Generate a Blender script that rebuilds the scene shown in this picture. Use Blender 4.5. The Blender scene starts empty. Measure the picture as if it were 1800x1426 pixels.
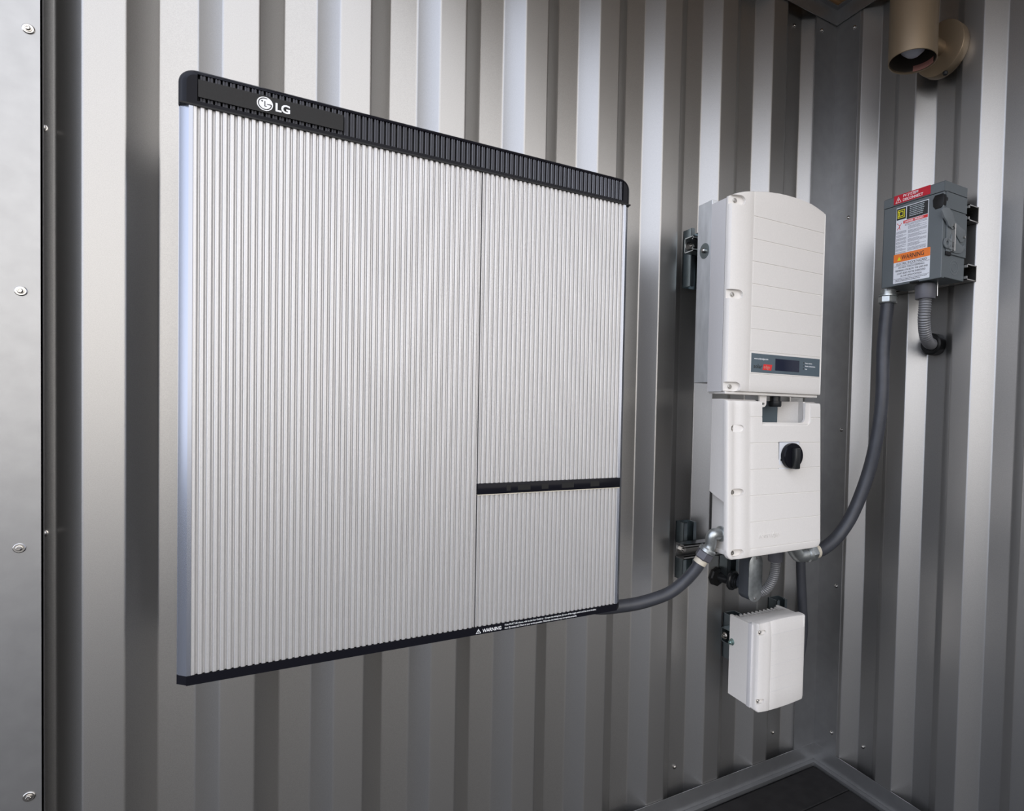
import bpy, bmesh, math, random
from mathutils import Vector, Matrix
random.seed(7)
PI = math.pi
SC = bpy.context.scene
COL = SC.collection

# ---------------------------------------------------------------- camera
cam_d = bpy.data.cameras.new('camera')
cam = bpy.data.objects.new('camera', cam_d)
COL.objects.link(cam)
CAM = Vector((-1.51284, -1.37902, 1.15295))
yaw, pit, rol = math.radians(31.89103), math.radians(-1.50800), math.radians(1.41939)
fwd = Vector((math.sin(yaw)*math.cos(pit), math.cos(yaw)*math.cos(pit), math.sin(pit)))
rt = Vector((math.cos(yaw), -math.sin(yaw), 0)); up = rt.cross(fwd)
rt2 = rt*math.cos(rol) + up*math.sin(rol); up2 = -rt*math.sin(rol) + up*math.cos(rol)
m = Matrix.Identity(4)
for i in range(3):
    m[i][0] = rt2[i]; m[i][1] = up2[i]; m[i][2] = -fwd[i]; m[i][3] = CAM[i]
cam.matrix_world = m
cam_d.sensor_width = 36; cam_d.lens = 1056.008/1800*36
cam_d.shift_x = -250.397/1800; cam_d.shift_y = 35.320/1800
cam_d.clip_start = 0.02
SC.camera = cam

# ---------------------------------------------------------------- sky and exposure
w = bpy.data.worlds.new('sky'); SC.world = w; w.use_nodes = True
nt = w.node_tree; nt.nodes.clear()
N = nt.nodes.new; LK = nt.links.new
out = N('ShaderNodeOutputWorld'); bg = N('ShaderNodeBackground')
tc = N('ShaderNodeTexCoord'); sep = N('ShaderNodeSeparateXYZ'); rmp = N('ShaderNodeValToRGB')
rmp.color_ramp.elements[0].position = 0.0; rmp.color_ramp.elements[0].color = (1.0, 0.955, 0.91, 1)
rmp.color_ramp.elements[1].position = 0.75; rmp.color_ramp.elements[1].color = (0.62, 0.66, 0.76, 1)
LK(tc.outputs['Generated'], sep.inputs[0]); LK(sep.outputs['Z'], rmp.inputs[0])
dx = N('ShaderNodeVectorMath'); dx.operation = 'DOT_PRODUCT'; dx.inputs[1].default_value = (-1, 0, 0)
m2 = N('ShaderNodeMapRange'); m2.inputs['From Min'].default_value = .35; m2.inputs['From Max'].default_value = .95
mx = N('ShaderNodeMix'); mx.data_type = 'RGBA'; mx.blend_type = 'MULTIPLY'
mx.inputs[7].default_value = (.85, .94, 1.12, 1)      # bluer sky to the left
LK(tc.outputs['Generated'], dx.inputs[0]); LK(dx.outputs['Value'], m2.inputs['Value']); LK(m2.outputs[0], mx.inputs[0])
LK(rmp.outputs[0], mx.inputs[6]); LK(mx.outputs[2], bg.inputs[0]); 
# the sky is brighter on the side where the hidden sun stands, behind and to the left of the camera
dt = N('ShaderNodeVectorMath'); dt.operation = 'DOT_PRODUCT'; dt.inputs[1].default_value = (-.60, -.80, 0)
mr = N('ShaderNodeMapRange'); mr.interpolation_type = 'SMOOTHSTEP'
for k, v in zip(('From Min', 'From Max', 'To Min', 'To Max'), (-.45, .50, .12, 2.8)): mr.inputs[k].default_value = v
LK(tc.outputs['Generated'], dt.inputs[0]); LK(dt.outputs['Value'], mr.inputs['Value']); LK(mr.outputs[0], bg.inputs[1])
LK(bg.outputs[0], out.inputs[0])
vs = SC.view_settings
vs.view_transform = 'Standard'; vs.look = 'None'; vs.gamma = 1; vs.use_curve_mapping = False
vs.exposure = 0.0

# ---------------------------------------------------------------- materials
def mat(name, col, rough=0.5, metal=0.0, noise=0.0, nscale=60, bump=0.0, bscale=400, stretch=None, spec=0.5, emit=None, coat=0.0, col2=None):
    M = bpy.data.materials.new(name); M.use_nodes = True
    t = M.node_tree; b = t.nodes['Principled BSDF']
    b.inputs['Base Color'].default_value = (*col, 1); b.inputs['Roughness'].default_value = rough
    b.inputs['Metallic'].default_value = metal; b.inputs['Specular IOR Level'].default_value = spec
    b.inputs['Coat Weight'].default_value = coat
    tcn = t.nodes.new('ShaderNodeTexCoord'); mp = t.nodes.new('ShaderNodeMapping')
    t.links.new(tcn.outputs['Object'], mp.inputs[0])
    if stretch: mp.inputs['Scale'].default_value = stretch
    if noise or col2:
        n = t.nodes.new('ShaderNodeTexNoise'); n.inputs['Scale'].default_value = nscale; n.inputs['Detail'].default_value = 5
        t.links.new(mp.outputs[0], n.inputs['Vector'])
        r = t.nodes.new('ShaderNodeValToRGB'); r.color_ramp.elements[0].position = .3; r.color_ramp.elements[1].position = .7
        a = [max(0, c*(1-noise)) for c in col]; c2 = col2 if col2 else [min(1, c*(1+noise)) for c in col]
        r.color_ramp.elements[0].color = (*a, 1); r.color_ramp.elements[1].color = (*c2, 1)
        t.links.new(n.outputs[0], r.inputs[0]); t.links.new(r.outputs[0], b.inputs['Base Color'])
    if bump:
        n2 = t.nodes.new('ShaderNodeTexNoise'); n2.inputs['Scale'].default_value = bscale; n2.inputs['Detail'].default_value = 3
        t.links.new(mp.outputs[0], n2.inputs['Vector'])
        bp = t.nodes.new('ShaderNodeBump'); bp.inputs['Strength'].default_value = bump; bp.inputs['Distance'].default_value = .001
        t.links.new(n2.outputs[0], bp.inputs['Height']); t.links.new(bp.outputs[0], b.inputs['Normal'])
    if emit:
        b.inputs['Emission Color'].default_value = (*emit, 1); b.inputs['Emission Strength'].default_value = 1
    return M
SHEET = mat('painted_steel_sheet', (.395, .386, .372), .36, .90, noise=.09, nscale=900, bump=.07, bscale=1300)
FLASH = mat('flashing_steel', (.35, .35, .35), .35, .86, noise=.05, nscale=30, bump=.06, bscale=1100)
GALV = mat('galvanised_steel', (.50, .53, .53), .35, .95, noise=.18, nscale=70, bump=.2, bscale=300)
ZINC = mat('zinc_plated_steel', (.27, .315, .33), .28, .95, noise=.1, nscale=25)
BOLT = mat('bright_steel', (.50, .48, .45), .25, 1.0)
DARKSCREW = mat('dull_steel', (.3, .3, .3), .35, 1.0)
FLUTE = mat('satin_silver_fluted', (.59, .58, .57), .42, .64, noise=.03, nscale=500, bump=.08, bscale=900)
SILVER = mat('satin_silver_frame', (.36, .38, .43), .26, .85)
BLACK = mat('gloss_black_plastic', (.008, .008, .011), .2, 0, spec=.10)
SATBLACK = mat('satin_black_plastic', (.010, .010, .010), .42, spec=.25)
VENT = mat('vent_fin_plastic', (.10, .10, .11), .25, spec=.7)
PLATE = mat('dark_grey_nameplate', (.030, .029, .028), .5, spec=.12, noise=.08, nscale=900)
WHITEINK = mat('white_ink', (.85, .85, .85), .5)
GREYINK = mat('grey_ink', (.45, .5, .52), .5)
BLACKINK = mat('black_ink', (.02, .02, .02), .5)
REDINK = mat('red_ink', (.5, .01, .025), .45)
REDMARK = mat('red_mark', (.65, .03, .03), .45)
YELLOW = mat('yellow_ink', (.75, .68, .02), .5)
ORANGE = mat('orange_ink', (.82, .2, .03), .5)
PAPER = mat('white_label', (.74, .75, .78), .45)
PWHITE = mat('white_painted_cast', (.75, .715, .67), .42, noise=.02, nscale=300, bump=.05, bscale=600)
PGREY = mat('pale_grey_housing', (.66, .64, .63), .5, noise=.03, nscale=600, bump=.05, bscale=700)
ALU = mat('brushed_aluminium', (.68, .69, .69), .5, .35, noise=.12, nscale=14, stretch=(3, 3, 1), bump=.1, bscale=200)
BLUEGREY = mat('blue_grey_display_label', (.085, .115, .135), .45)
LCD = mat('dark_lcd', (.008, .012, .03), .12)
ENCL = mat('grey_enamelled_steel', (.115, .13, .135), .42, noise=.04, nscale=400, bump=.06, bscale=500)
ENCL2 = mat('grey_cast_lever', (.16, .175, .18), .45)
PVC = mat('dark_grey_conduit', (.045, .047, .055), .42, noise=.12, nscale=40)
FITBLK = mat('black_fitting', (.014, .015, .016), .3, spec=.35)
PVCFIT = mat('grey_plastic_fitting', (.10, .098, .11), .4)
FLEX = mat('grey_flexible_conduit', (.20, .20, .205), .3, .3)
CBODY = mat('grey_conduit_body', (.07, .078, .09), .45)
CASTZ = mat('cast_zinc', (.48, .5, .49), .38, .9, noise=.1, nscale=120, bump=.3, bscale=300)
BRONZE = mat('bronze_painted_metal', (.27, .205, .135), .38, .6, noise=.04, nscale=800, bump=.1, bscale=900)
BRONZEIN = mat('dark_lamp_interior', (.05, .04, .03), .6)
BULB = mat('frosted_bulb', (.6, .6, .66), .4)
PINK = mat('faded_red_label', (.55, .25, .2), .6)
WOOD = mat('brown_ceiling_board', (.36, .20, .085), .5, noise=.35, nscale=8, stretch=(1, 14, 1))
DECK = mat('dark_decking', (.018, .0165, .016), .65, spec=.25, noise=.2, nscale=30, bump=.3, bscale=120)
UNDER = mat('dark_subfloor', (.008, .008, .008), .9)
GROUND = mat('gravel_ground', (.15, .148, .15), .9, noise=.25, nscale=3)
TAPE = mat('cream_printed_band', (.62, .56, .45), .5)
GREENW = mat('green_zinc_washer', (.22, .32, .3), .35, .8)

# ---------------------------------------------------------------- helpers
def new(): return bmesh.new()
def frame(normal, upv=(0, 0, 1)):
    z = Vector(normal).normalized(); u = Vector(upv)
    if abs(z.dot(u)) > .99: u = Vector((0, 1, 0))
    x = u.cross(z).normalized(); y = z.cross(x)
    M = Matrix.Identity(4)
    for i in range(3): M[i][0] = x[i]; M[i][1] = y[i]; M[i][2] = z[i]
    return M
def bx(bm, x0, x1, y0, y1, z0, z1, bev=0, seg=2):
    t = bmesh.new()
    bmesh.ops.create_cube(t, size=1)
    for v in t.verts:
        v.co = Vector(((x0+x1)/2+v.co.x*(x1-x0), (y0+y1)/2+v.co.y*(y1-y0), (z0+z1)/2+v.co.z*(z1-z0)))
    if bev: bmesh.ops.bevel(t, geom=t.edges[:], offset=bev, segments=seg, profile=.5, affect='EDGES')
    merge(bm, t); return bm
def merge(bm, t):
    me = bpy.data.meshes.new('tmp'); t.to_mesh(me); t.free(); bm.from_mesh(me); bpy.data.meshes.remove(me)
def prism(bm, pts, axis, a, b, bev=0):
    """extrude a 2-D outline along an axis from a to b; pts are the two other coordinates in order"""
    def P(p, t):
        if axis == 0: return (t, p[0], p[1])
        if axis == 1: return (p[0], t, p[1])
        return (p[0], p[1], t)
    t = bmesh.new()
    v0 = [t.verts.new(P(p, a)) for p in pts]; v1 = [t.verts.new(P(p, b)) for p in pts]
    n = len(pts)
    f0 = t.faces.new(v0); f1 = t.faces.new(v1[::-1])
    for i in range(n): t.faces.new((v0[i], v1[i], v1[(i+1) % n], v0[(i+1) % n]))
    bmesh.ops.recalc_face_normals(t, faces=t.faces[:])
    if bev:
        ed = [e for e in t.edges if (f0 in e.link_faces or f1 in e.link_faces)]
        bmesh.ops.bevel(t, geom=ed, offset=bev, segments=2, profile=.5, affect='EDGES')
    merge(bm, t); return bm
def lathe(bm, prof, origin, normal, seg=28, upv=(0, 0, 1), smooth=True):
    """prof: (radius, height along normal) list"""
    F = frame(normal, upv); O = Vector(origin); rings = []
    t = bmesh.new()
    for r, h in prof:
        if r < 1e-6: rings.append([t.verts.new(O+F.to_3x3() @ Vector((0, 0, h)))])
        else: rings.append([t.verts.new(O+F.to_3x3() @ Vector((r*math.cos(2*PI*i/seg), r*math.sin(2*PI*i/seg), h))) for i in range(seg)])
    for A, B in zip(rings, rings[1:]):
        for i in range(seg):
            j = (i+1) % seg
            if len(A) == 1 and len(B) == 1: continue
            if len(A) == 1: t.faces.new((A[0], B[j], B[i]))
            elif len(B) == 1: t.faces.new((A[i], A[j], B[0]))
            else: t.faces.new((A[i], A[j], B[j], B[i]))
    bmesh.ops.recalc_face_normals(t, faces=t.faces[:])
    merge(bm, t); return bm
def cyl(bm, o, n, r, h, seg=28, bev=0.0, h0=0):
    if bev: prof = [(0, h0), (r, h0), (r, h-bev), (r-bev, h), (0, h)]
    else: prof = [(0, h0), (r, h0), (r, h), (0, h)]
    return lathe(bm, prof, o, n, seg)
def catmull(pts, n=14):
    P = [Vector(p) for p in pts]; P = [2*P[0]-P[1]]+P+[2*P[-1]-P[-2]]; o = []
    for i in range(1, len(P)-2):
        for k in range(n):
            t = k/n; a, b, c, d = P[i-1:i+3]
            o.append(.5*((2*b)+(c-a)*t+(2*a-5*b+4*c-d)*t*t+(3*b-a-3*c+d)*t**3))
    o.append(P[-2]); return o
def tube(bm, path, r, seg=20, rib=0, pitch=.004, cap=True):
    """swept tube; rib > 0 gives annular ribs"""
    if rib:
        q = [path[0]]; L = 0; step = pitch/4
        acc = [0]
        for a, b in zip(path, path[1:]): acc.append(acc[-1]+(b-a).length)
        n = int(acc[-1]/step); pp = []; j = 0
        for k in range(n+1):
            s = acc[-1]*k/n
            while j < len(acc)-2 and acc[j+1] < s: j += 1
            u = (s-acc[j])/max(1e-9, acc[j+1]-acc[j]); pp.append(path[j].lerp(path[j+1], u))
        rad = [r+rib*[-1, .6, 1, .6][k % 4] for k in range(n+1)]; path = pp
    else: rad = [r]*len(path)
    t = bmesh.new(); T0 = (path[1]-path[0]).normalized()
    a = Vector((0, 0, 1)) if abs(T0.z) < .9 else Vector((1, 0, 0)); nrm = (a-T0*a.dot(T0)).normalized(); rings = []
    for i, p in enumerate(path):
        T = (path[min(i+1, len(path)-1)]-path[max(i-1, 0)]).normalized()
        nrm = (nrm-T*nrm.dot(T)).normalized(); bn = T.cross(nrm)
        rings.append([t.verts.new(p+rad[i]*(math.cos(2*PI*k/seg)*nrm+math.sin(2*PI*k/seg)*bn)) for k in range(seg)])
    for A, B in zip(rings, rings[1:]):
        for k in range(seg): t.faces.new((A[k], A[(k+1) % seg], B[(k+1) % seg], B[k]))
    if cap: t.faces.new(rings[0][::-1]); t.faces.new(rings[-1])
    bmesh.ops.recalc_face_normals(t, faces=t.faces[:])
    merge(bm, t); return bm
def rrect(x0, x1, z0, z1, r, n=6, corners=(1, 1, 1, 1)):
    """rounded outline, counter-clockwise from lower left; corners: ll, lr, ur, ul"""
    o = []
    for (cx, cz, a0, on) in ((x0+r, z0+r, PI, corners[0]), (x1-r, z0+r, 1.5*PI, corners[1]), (x1-r, z1-r, 0, corners[2]), (x0+r, z1-r, .5*PI, corners[3])):
        if on:
            for k in range(n+1): a = a0+.5*PI*k/n; o.append((cx+r*math.cos(a), cz+r*math.sin(a)))
        else:
            o.append((x0 if cx < (x0+x1)/2 else x1, z0 if cz < (z0+z1)/2 else z1))
    return o
ORG = {}
def finish(me, smooth):
    if smooth:
        for p in me.polygons: p.use_smooth = True
        try: me.set_sharp_from_angle(angle=math.radians(smooth if smooth > 1 else 35))
        except Exception: pass
def obj(name, bm, m, parent=None, smooth=35, label=None):
    bmesh.ops.remove_doubles(bm, verts=bm.verts[:], dist=1e-6)
    if parent is not None: o0 = ORG[parent.name]
    else:
        xs = [v.co for v in bm.verts]
        lo = [min(c[i] for c in xs) for i in range(3)]; hi = [max(c[i] for c in xs) for i in range(3)]
        o0 = Vector(((lo[0]+hi[0])/2, (lo[1]+hi[1])/2, lo[2]))
    bmesh.ops.translate(bm, verts=bm.verts[:], vec=-o0)
    me = bpy.data.meshes.new(name); bm.to_mesh(me); bm.free(); me.materials.append(m)
    finish(me, smooth)
    o = bpy.data.objects.new(name, me); COL.objects.link(o)
    if parent is not None: o.parent = parent
    else: o.location = o0
    ORG[o.name] = o0
    if label: o['label'] = label
    return o
def thing(name, label, cat, loc, group=None):
    o = bpy.data.objects.new(name, None); COL.objects.link(o); o.location = loc; o.empty_display_size = .05
    o['label'] = label; o['category'] = cat
    if group: o['group'] = group
    ORG[o.name] = Vector(loc); return o
def tag(o, label, cat, group=None):
    o['label'] = label; o['category'] = cat
    if group: o['group'] = group
    return o
def struct(name, bm, m, smooth=0):
    o = obj(name, bm, m, None, smooth); o['kind'] = 'structure'; return o
def text(bm, body, origin, xdir, ydir, size, align='LEFT', ext=.0002, off=0.0, shear=0, squeeze=1, space=1):
    c = bpy.data.curves.new('t', 'FONT'); c.body = body; c.size = size; c.align_x = align; c.extrude = ext; c.offset = off
    c.shear = shear; c.space_character = space; c.resolution_u = 3
    o = bpy.data.objects.new('t', c); COL.objects.link(o)
    dg = bpy.context.evaluated_depsgraph_get()
    me = bpy.data.meshes.new_from_object(o.evaluated_get(dg))
    x = Vector(xdir).normalized(); y = Vector(ydir).normalized(); z = x.cross(y)
    M = Matrix.Identity(4)
    for i in range(3): M[i][0] = x[i]*squeeze; M[i][1] = y[i]; M[i][2] = z[i]; M[i][3] = origin[i]
    me.transform(M); bm.from_mesh(me)
    bpy.data.objects.remove(o); bpy.data.curves.remove(c); bpy.data.meshes.remove(me)
    return bm
def boolean(bm, cutter):
    """subtract cutter from bm, return a new bmesh"""
    def mk(b):
        me = bpy.data.meshes.new('b'); b.to_mesh(me); b.free(); o = bpy.data.objects.new('b', me); COL.objects.link(o); return o
    A, B = mk(bm), mk(cutter)
    md = A.modifiers.new('b', 'BOOLEAN'); md.operation = 'DIFFERENCE'; md.object = B; md.solver = 'EXACT'
    dg = bpy.context.evaluated_depsgraph_get(); me = bpy.data.meshes.new_from_object(A.evaluated_get(dg))
    r = bmesh.new(); r.from_mesh(me)
    for o in (A, B): d = o.data; bpy.data.objects.remove(o); bpy.data.meshes.remove(d)
    bpy.data.meshes.remove(me); return r

# ---------------------------------------------------------------- the shelter
ZT = 2.405; LEFT = -2.35; FRONT = -1.32
def corrugation(first, count, depth=.0394, s=.0401, wc=.0554, wv=.0557):
    """profile points (along, depth) with small rounded bends, valleys at depth, crests at 0"""
    raw = []
    for k in range(count):
        a = first+k*(wc+wv+2*s)
        raw += [(a, depth), (a+s, 0), (a+s+wc, 0), (a+2*s+wc, depth)]
    raw = [(raw[0][0]-wv, depth)]+raw
    o = [raw[0]]; r = .0028
    for p, q, n in zip(raw, raw[1:], raw[2:]):
        q = Vector(q); a = q+(Vector(p)-q).normalized()*r; b = q+(Vector(n)-q).normalized()*r
        for k in range(5):
            t = k/4; o.append(tuple((1-t)**2*a+2*t*(1-t)*q+t*t*b))
    o.append(raw[-1]); return o
def sheet(bm, prof, f, z0, z1, thick=.0008):
    fr = [[bm.verts.new(f(p, z, 0)) for p in prof] for z in (z0, z1)]
    bk = [[bm.verts.new(f(p, z, thick)) for p in prof] for z in (z0, z1)]
    n = len(prof)
    for i in range(n-1):
        bm.faces.new((fr[0][i], fr[0][i+1], fr[1][i+1], fr[1][i])); bm.faces.new((bk[0][i+1], bk[0][i], bk[1][i], bk[1][i+1]))
        bm.faces.new((fr[0][i], bk[0][i], bk[0][i+1], fr[0][i+1])); bm.faces.new((fr[1][i+1], bk[1][i+1], bk[1][i], fr[1][i]))
    for i in (0, n-1): bm.faces.new((fr[0][i], fr[1][i], bk[1][i], bk[0][i]))
    bmesh.ops.recalc_face_normals(bm, faces=bm.faces[:])
    return bm
pa = corrugation(-1.83943-2*.1912, 12)
pa = [p for p in pa if p[0] < .03]
struct('wall_back', sheet(new(), pa, lambda p, z, t: (p[0], p[1]+t, z), 0.0, ZT+.05), SHEET)
struct('wall_right', sheet(new(), [p for p in corrugation(.0103, 7) if p[0] > -.03], lambda p, z, t: (p[1]+t, -p[0], z), 0.0, ZT+.05), SHEET)

# corner flashing: one folded strip along both walls
b = new()
bx(b, -.0935, 0, -.0016, -.0004, .055, ZT); bx(b, -.0016, -.0004, -.0935, 0, .055, ZT)
bx(b, -.0945, -.0925, -.0026, .0015, .055, ZT); bx(b, -.0026, .0015, -.0945, -.0925, .055, ZT)
struct('trim_1', b, FLASH)
# flashing at the left end of the back wall
b = new(); bx(b, LEFT-.05, -1.8470, -.0035, -.0015, .055, ZT); bx(b, -1.8490, -1.8470, -.0035, .006, .055, ZT)
bx(b, LEFT-.05, LEFT-.048, -.0035, .12, .055, ZT)
struct('trim_2', b, FLASH)
# baseboards: angle with an inner lip
b = new(); bx(b, LEFT, -.0005, -.0036, -.0018, .009, .0625); bx(b, LEFT, -.0036, -.0180, -.0018, .0062, .0086); bx(b, LEFT, -.0165, -.0180, -.0165, -.004, .0062)
struct('baseboard_back', b, FLASH)
b = new(); bx(b, -.0036, -.0018, FRONT, -.0036, .009, .0625); bx(b, -.0180, -.0018, FRONT, -.0018, .0061, .0085); bx(b, -.0180, -.0165, FRONT, -.0165, -.004, .0061)
struct('baseboard_right', b, FLASH)
# ceiling edge angle
b = new(); bx(b, -1.70, -.004, -.0060, -.0040, ZT-.005, ZT+.047); bx(b, -.0060, -.0040, -1.95, -.006, ZT-.005, ZT+.047)
bx(b, -1.70, -.006, -.020, -.006, ZT+.043, ZT+.047); bx(b, -.020, -.006, -1.95, -.020, ZT+.043, ZT+.047)
struct('trim_3', b, FLASH)
# the small corner roof: boards with an unseen slanted edge, shaped for the light on the walls
ROOF = [(-1.70, 0), (-1.42, -.28), (-1.20, -.56), (-.68, -1.12), (-.36, -1.62), (-.02, -1.95)]
def edge_x(y):
    for p, q in zip(ROOF, ROOF[1:]):
        if y >= q[1]: return p[0]+(q[0]-p[0])*(y-p[1])/(q[1]-p[1])
    return -.02
b = new()
for k in range(13):
    y1 = -k*.14; y0 = y1-.138
    prism(b, [(edge_x(y1), y1), (0, y1), (0, y0), (edge_x(y0), y0)], 2, ZT+.048, ZT+.066)
struct('ceiling', b, WOOD)
b = new(); prism(b, [(-1.70, .06)]+ROOF+[(.06, -1.95), (.06, .06)], 2, ZT+.067, ZT+.10); struct('trim_4', b, UNDER)
b = new()
for p, q in zip(ROOF, ROOF[1:]):
    d = (Vector(q)-Vector(p)).normalized(); n = Vector((d.y, -d.x))*.02
    if n.x > 0: n = -n
    prism(b, [p, q, tuple(Vector(q)+n), tuple(Vector(p)+n)], 2, ZT+.045, ZT+.105)
struct('trim_5', b, FLASH)
# floor boards over a dark sub-floor
b = new(); y = -.026
while y > -2.4:
    y2 = y-.139; bx(b, LEFT, -.022, max(y2, -2.45), y, -.022, 0, .0015, 1); y = y2-.004
fl = struct('floor', b, DECK)
b = new(); bx(b, LEFT-.05, .06, -2.5, .06, -.12, -.024); struct('trim_6', b, UNDER)
b = new(); bx(b, -14, 12, -16, 12, -.2, -.121); struct('ground', b, GROUND)

# ---------------------------------------------------------------- screws in the sheets
def hexcap(bm, o, n, r, h, r2=0, h2=0):
    """hex washer-head screw"""
    if r2: lathe(bm, [(0, 0), (r2, 0), (r2, h2*.5), (r2*.86, h2), (0, h2)], o, n, 24)
    o2 = Vector(o)+Vector(n).normalized()*h2
    lathe(bm, [(0, 0), (r*1.25, 0), (r*1.25, h*.25), (r, h*.3)], o2, n, 20)
    lathe(bm, [(r, h*.25), (r, h*.92), (r*.86, h), (r*.45, h), (r*.4, h*.85), (0, h*.85)], o2, n, 6)
b = new(); hexcap(b, (0, 0, 0), (0, -1, 0), .0036, .0042, .0080, .0018)
me_big = bpy.data.meshes.new('washer_screw'); b.to_mesh(me_big); b.free(); me_big.materials.append(BOLT); finish(me_big, 30)
b = new(); lathe(b, [(0, 0), (.0062, 0), (.0062, .0010), (.0048, .0014), (.0044, .0034), (.0028, .0046), (0, .005)], (0, 0, 0), (0, -1, 0), 16)
me_small = bpy.data.meshes.new('small_screw'); b.to_mesh(me_small); b.free(); me_small.materials.append(BOLT); finish(me_small, 40)
def put(me, name, loc, rz, label, group=None):
    o = bpy.data.objects.new(name, me); COL.objects.link(o); o.location = loc; o.rotation_euler = (0, 0, rz)
    tag(o, label, 'screw', group); return o
for (xx, zz, t) in ((-1.8625, 1.741, 'highest of the four washer-head screws in the pale flashing at far left'),
                 (-1.8720, 1.320, 'washer-head screw in the left flashing, level with the upper part of the fluted panel'),
                 (-1.8745, .901, 'washer-head screw in the left flashing, level with the lower part of the fluted panel'),
                 (-1.8640, .484, 'lowest of the four washer-head screws in the pale flashing at far left')):
    put(me_big, 'washer_screw', (xx, -.0036, zz), 0, t, 'washer-head screws in the left flashing')
for zz, t in ((1.602, 'upper'), (.916, 'lower')):
    put(me_small, 'screw', (-1.8560, .0385, zz-.0), 0, t+' small screw in the dark groove beside the left flashing', 'small screws in the left groove')
for zz, t in ((2.361, 'topmost small screw on the right side of the corner flashing, under the ceiling'),
              (1.772, 'small screw in the corner flashing level with the top of the white inverter'),
              (1.104, 'small screw in the corner flashing left of the long hanging conduit'),
              (.604, 'small screw in the corner flashing level with the small white box lid'),
              (.129, 'lowest small screw in the corner flashing just above the baseboard')):
    put(me_small, 'screw', (-.0017, -.074, zz), -PI/2, t, 'small screws in the corner flashing')
put(me_small, 'screw', (-.069, -.0017, 2.365), 0, 'small screw on the left side of the corner flashing under the ceiling', 'small screws in the corner flashing')
put(me_small, 'screw', (-.149, .0385, 2.372), 0, 'small screw in the back wall valley under the ceiling edge')
put(me_small, 'screw', (-.149, .0385, .116), 0, 'small screw low in the back wall right below the small white box')
put(me_small, 'screw', (-.533, .0385, .116), 0, 'small screw low in the back wall left of the small white box')
put(me_small, 'screw', (.0385, -.166, .117), -PI/2, 'small screw low in the right wall near the corner')

# ---------------------------------------------------------------- fluted home battery
bat = thing('home_battery', 'large fluted silver battery cabinet with black top band hung on the ribbed wall', 'battery', (-1.27, -.06, .727))
x0, x1 = -1.628, -.9075
b = new(); prism(b, [(p, q) for p, q in rrect(-1.642, -.8945, .741, 1.6, .018, corners=(0, 0, 1, 1))], 1, -.064, -.2575)
obj('cabinet', b, SILVER, bat)
b = new()   # bevelled silver side edges
prism(b, [(-1.642, -.2560), (-1.6395, -.2610), (x0-.001, -.2715), (x0+.004, -.2715), (x0+.004, -.2560)], 2, .741, 1.579)
obj('side_frame', b, SILVER, bat); b = new()
prism(b, [(-.8945, -.2560), (x1-.004, -.2560), (x1-.004, -.2715), (x1+.001, -.2715), (-.8965, -.2610)], 2, .741, 1.579)
obj('side_frame', b, SILVER, bat)
def fluted(bm, xa, xb, za, zb, phase=-1.618, pitch=.0089, yf=-.2712, dep=.0040):
    """vertical flutes: narrow groove then a low double ridge in each pitch"""
    sh = [(0, 1), (.12, .97), (.20, .50), (.30, .12), (.42, .0), (.52, .05), (.58, .09), (.66, .05), (.78, .12), (.88, .48)]
    pts = [(xa, yf+dep*.5)]
    k = math.floor((xa-phase)/pitch)
    while True:
        base = phase+k*pitch
        if base > xb: break
        for u, d in sh:
            xx = base+u*pitch
            if xa+.0004 < xx < xb-.0004: pts.append((xx, yf+dep*d))
        k += 1
    pts.append((xb, yf+dep*.5))
    poly = [(xa, -.256)]+pts+[(xb, -.256)]
    prism(bm, poly, 2, za, zb)
b = new(); fluted(b, x0, -1.2058, .741, 1.579); obj('front_panel', b, FLUTE, bat, 0)
dr = new(); fluted(dr, -1.2040, x1, 1.0088, 1.579); door = obj('upper_cover', dr, FLUTE, bat, 0)
dr = new(); fluted(dr, -1.2040, x1, .741, .9870); obj('lower_cover', dr, FLUTE, bat, 0)
b = new(); bx(b, -1.2042, x1+.0012, -.2735, -.256, .9885, 1.0085, .0006); hd = obj('status_bar', b, BLACK, bat)
b = new(); bx(b, -1.2042, x1, -.2732, -.256, .9870, .9884); obj('status_bar_lip', b, TAPE, bat)
for xa, xb in ((-1.150, -1.142), (-1.128, -1.103), (-1.080, -1.066), (-1.038, -1.012), (-.975, -.955)):
    b = new(); bx(b, xa, xb, -.2738, -.2733, .993, 1.004, .0002, 1); obj('indicator_window', b, SATBLACK, hd)
b = new(); bx(b, -1.2058, -1.2040, -.264, -.256, .741, 1.579); obj('panel_gap', b, SATBLACK, bat)
# black top cap, hollow behind the louvres
zl0, zl1 = 1.5845, 1.6235
b = new()
t = bmesh.new(); prism(t, rrect(-1.6420, -.8945, 1.5775, 1.6320, .022, 9, (0, 0, 1, 1)), 1, -.064, -.2725)
ed = [e for e in t.edges if all(v.co.y < -.27 for v in e.verts) and any(v.co.z > 1.578 for v in e.verts)]
bmesh.ops.bevel(t, geom=ed, offset=.0105, segments=3, profile=.35, affect='EDGES', clamp_overlap=True)
cut = new(); bx(cut, -1.6190, -.9140, -.30, -.2640, zl0, zl1)
merge(b, boolean(t, cut))
cap = obj('top_cap', b, BLACK, bat, 30)
b = new(); bx(b, -1.640, -.8965, -.2732, -.262, 1.5772, 1.5796); obj('cap_lip', b, SATBLACK, bat)
b = new(); k = 0; xx = -1.6175
while xx < -.919:
    fx = xx+.0015
    prism(b, [(fx, -.2645), (fx+.0062, -.2645), (fx+.0062, -.2700), (fx+.0048, -.2716), (fx+.0030, -.2690), (fx+.0014, -.2716), (fx, -.2700)], 2, zl0+.0008, zl1-.0008)
    xx += .0089
obj('louvre_fins', b, VENT, cap, 0)
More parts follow.
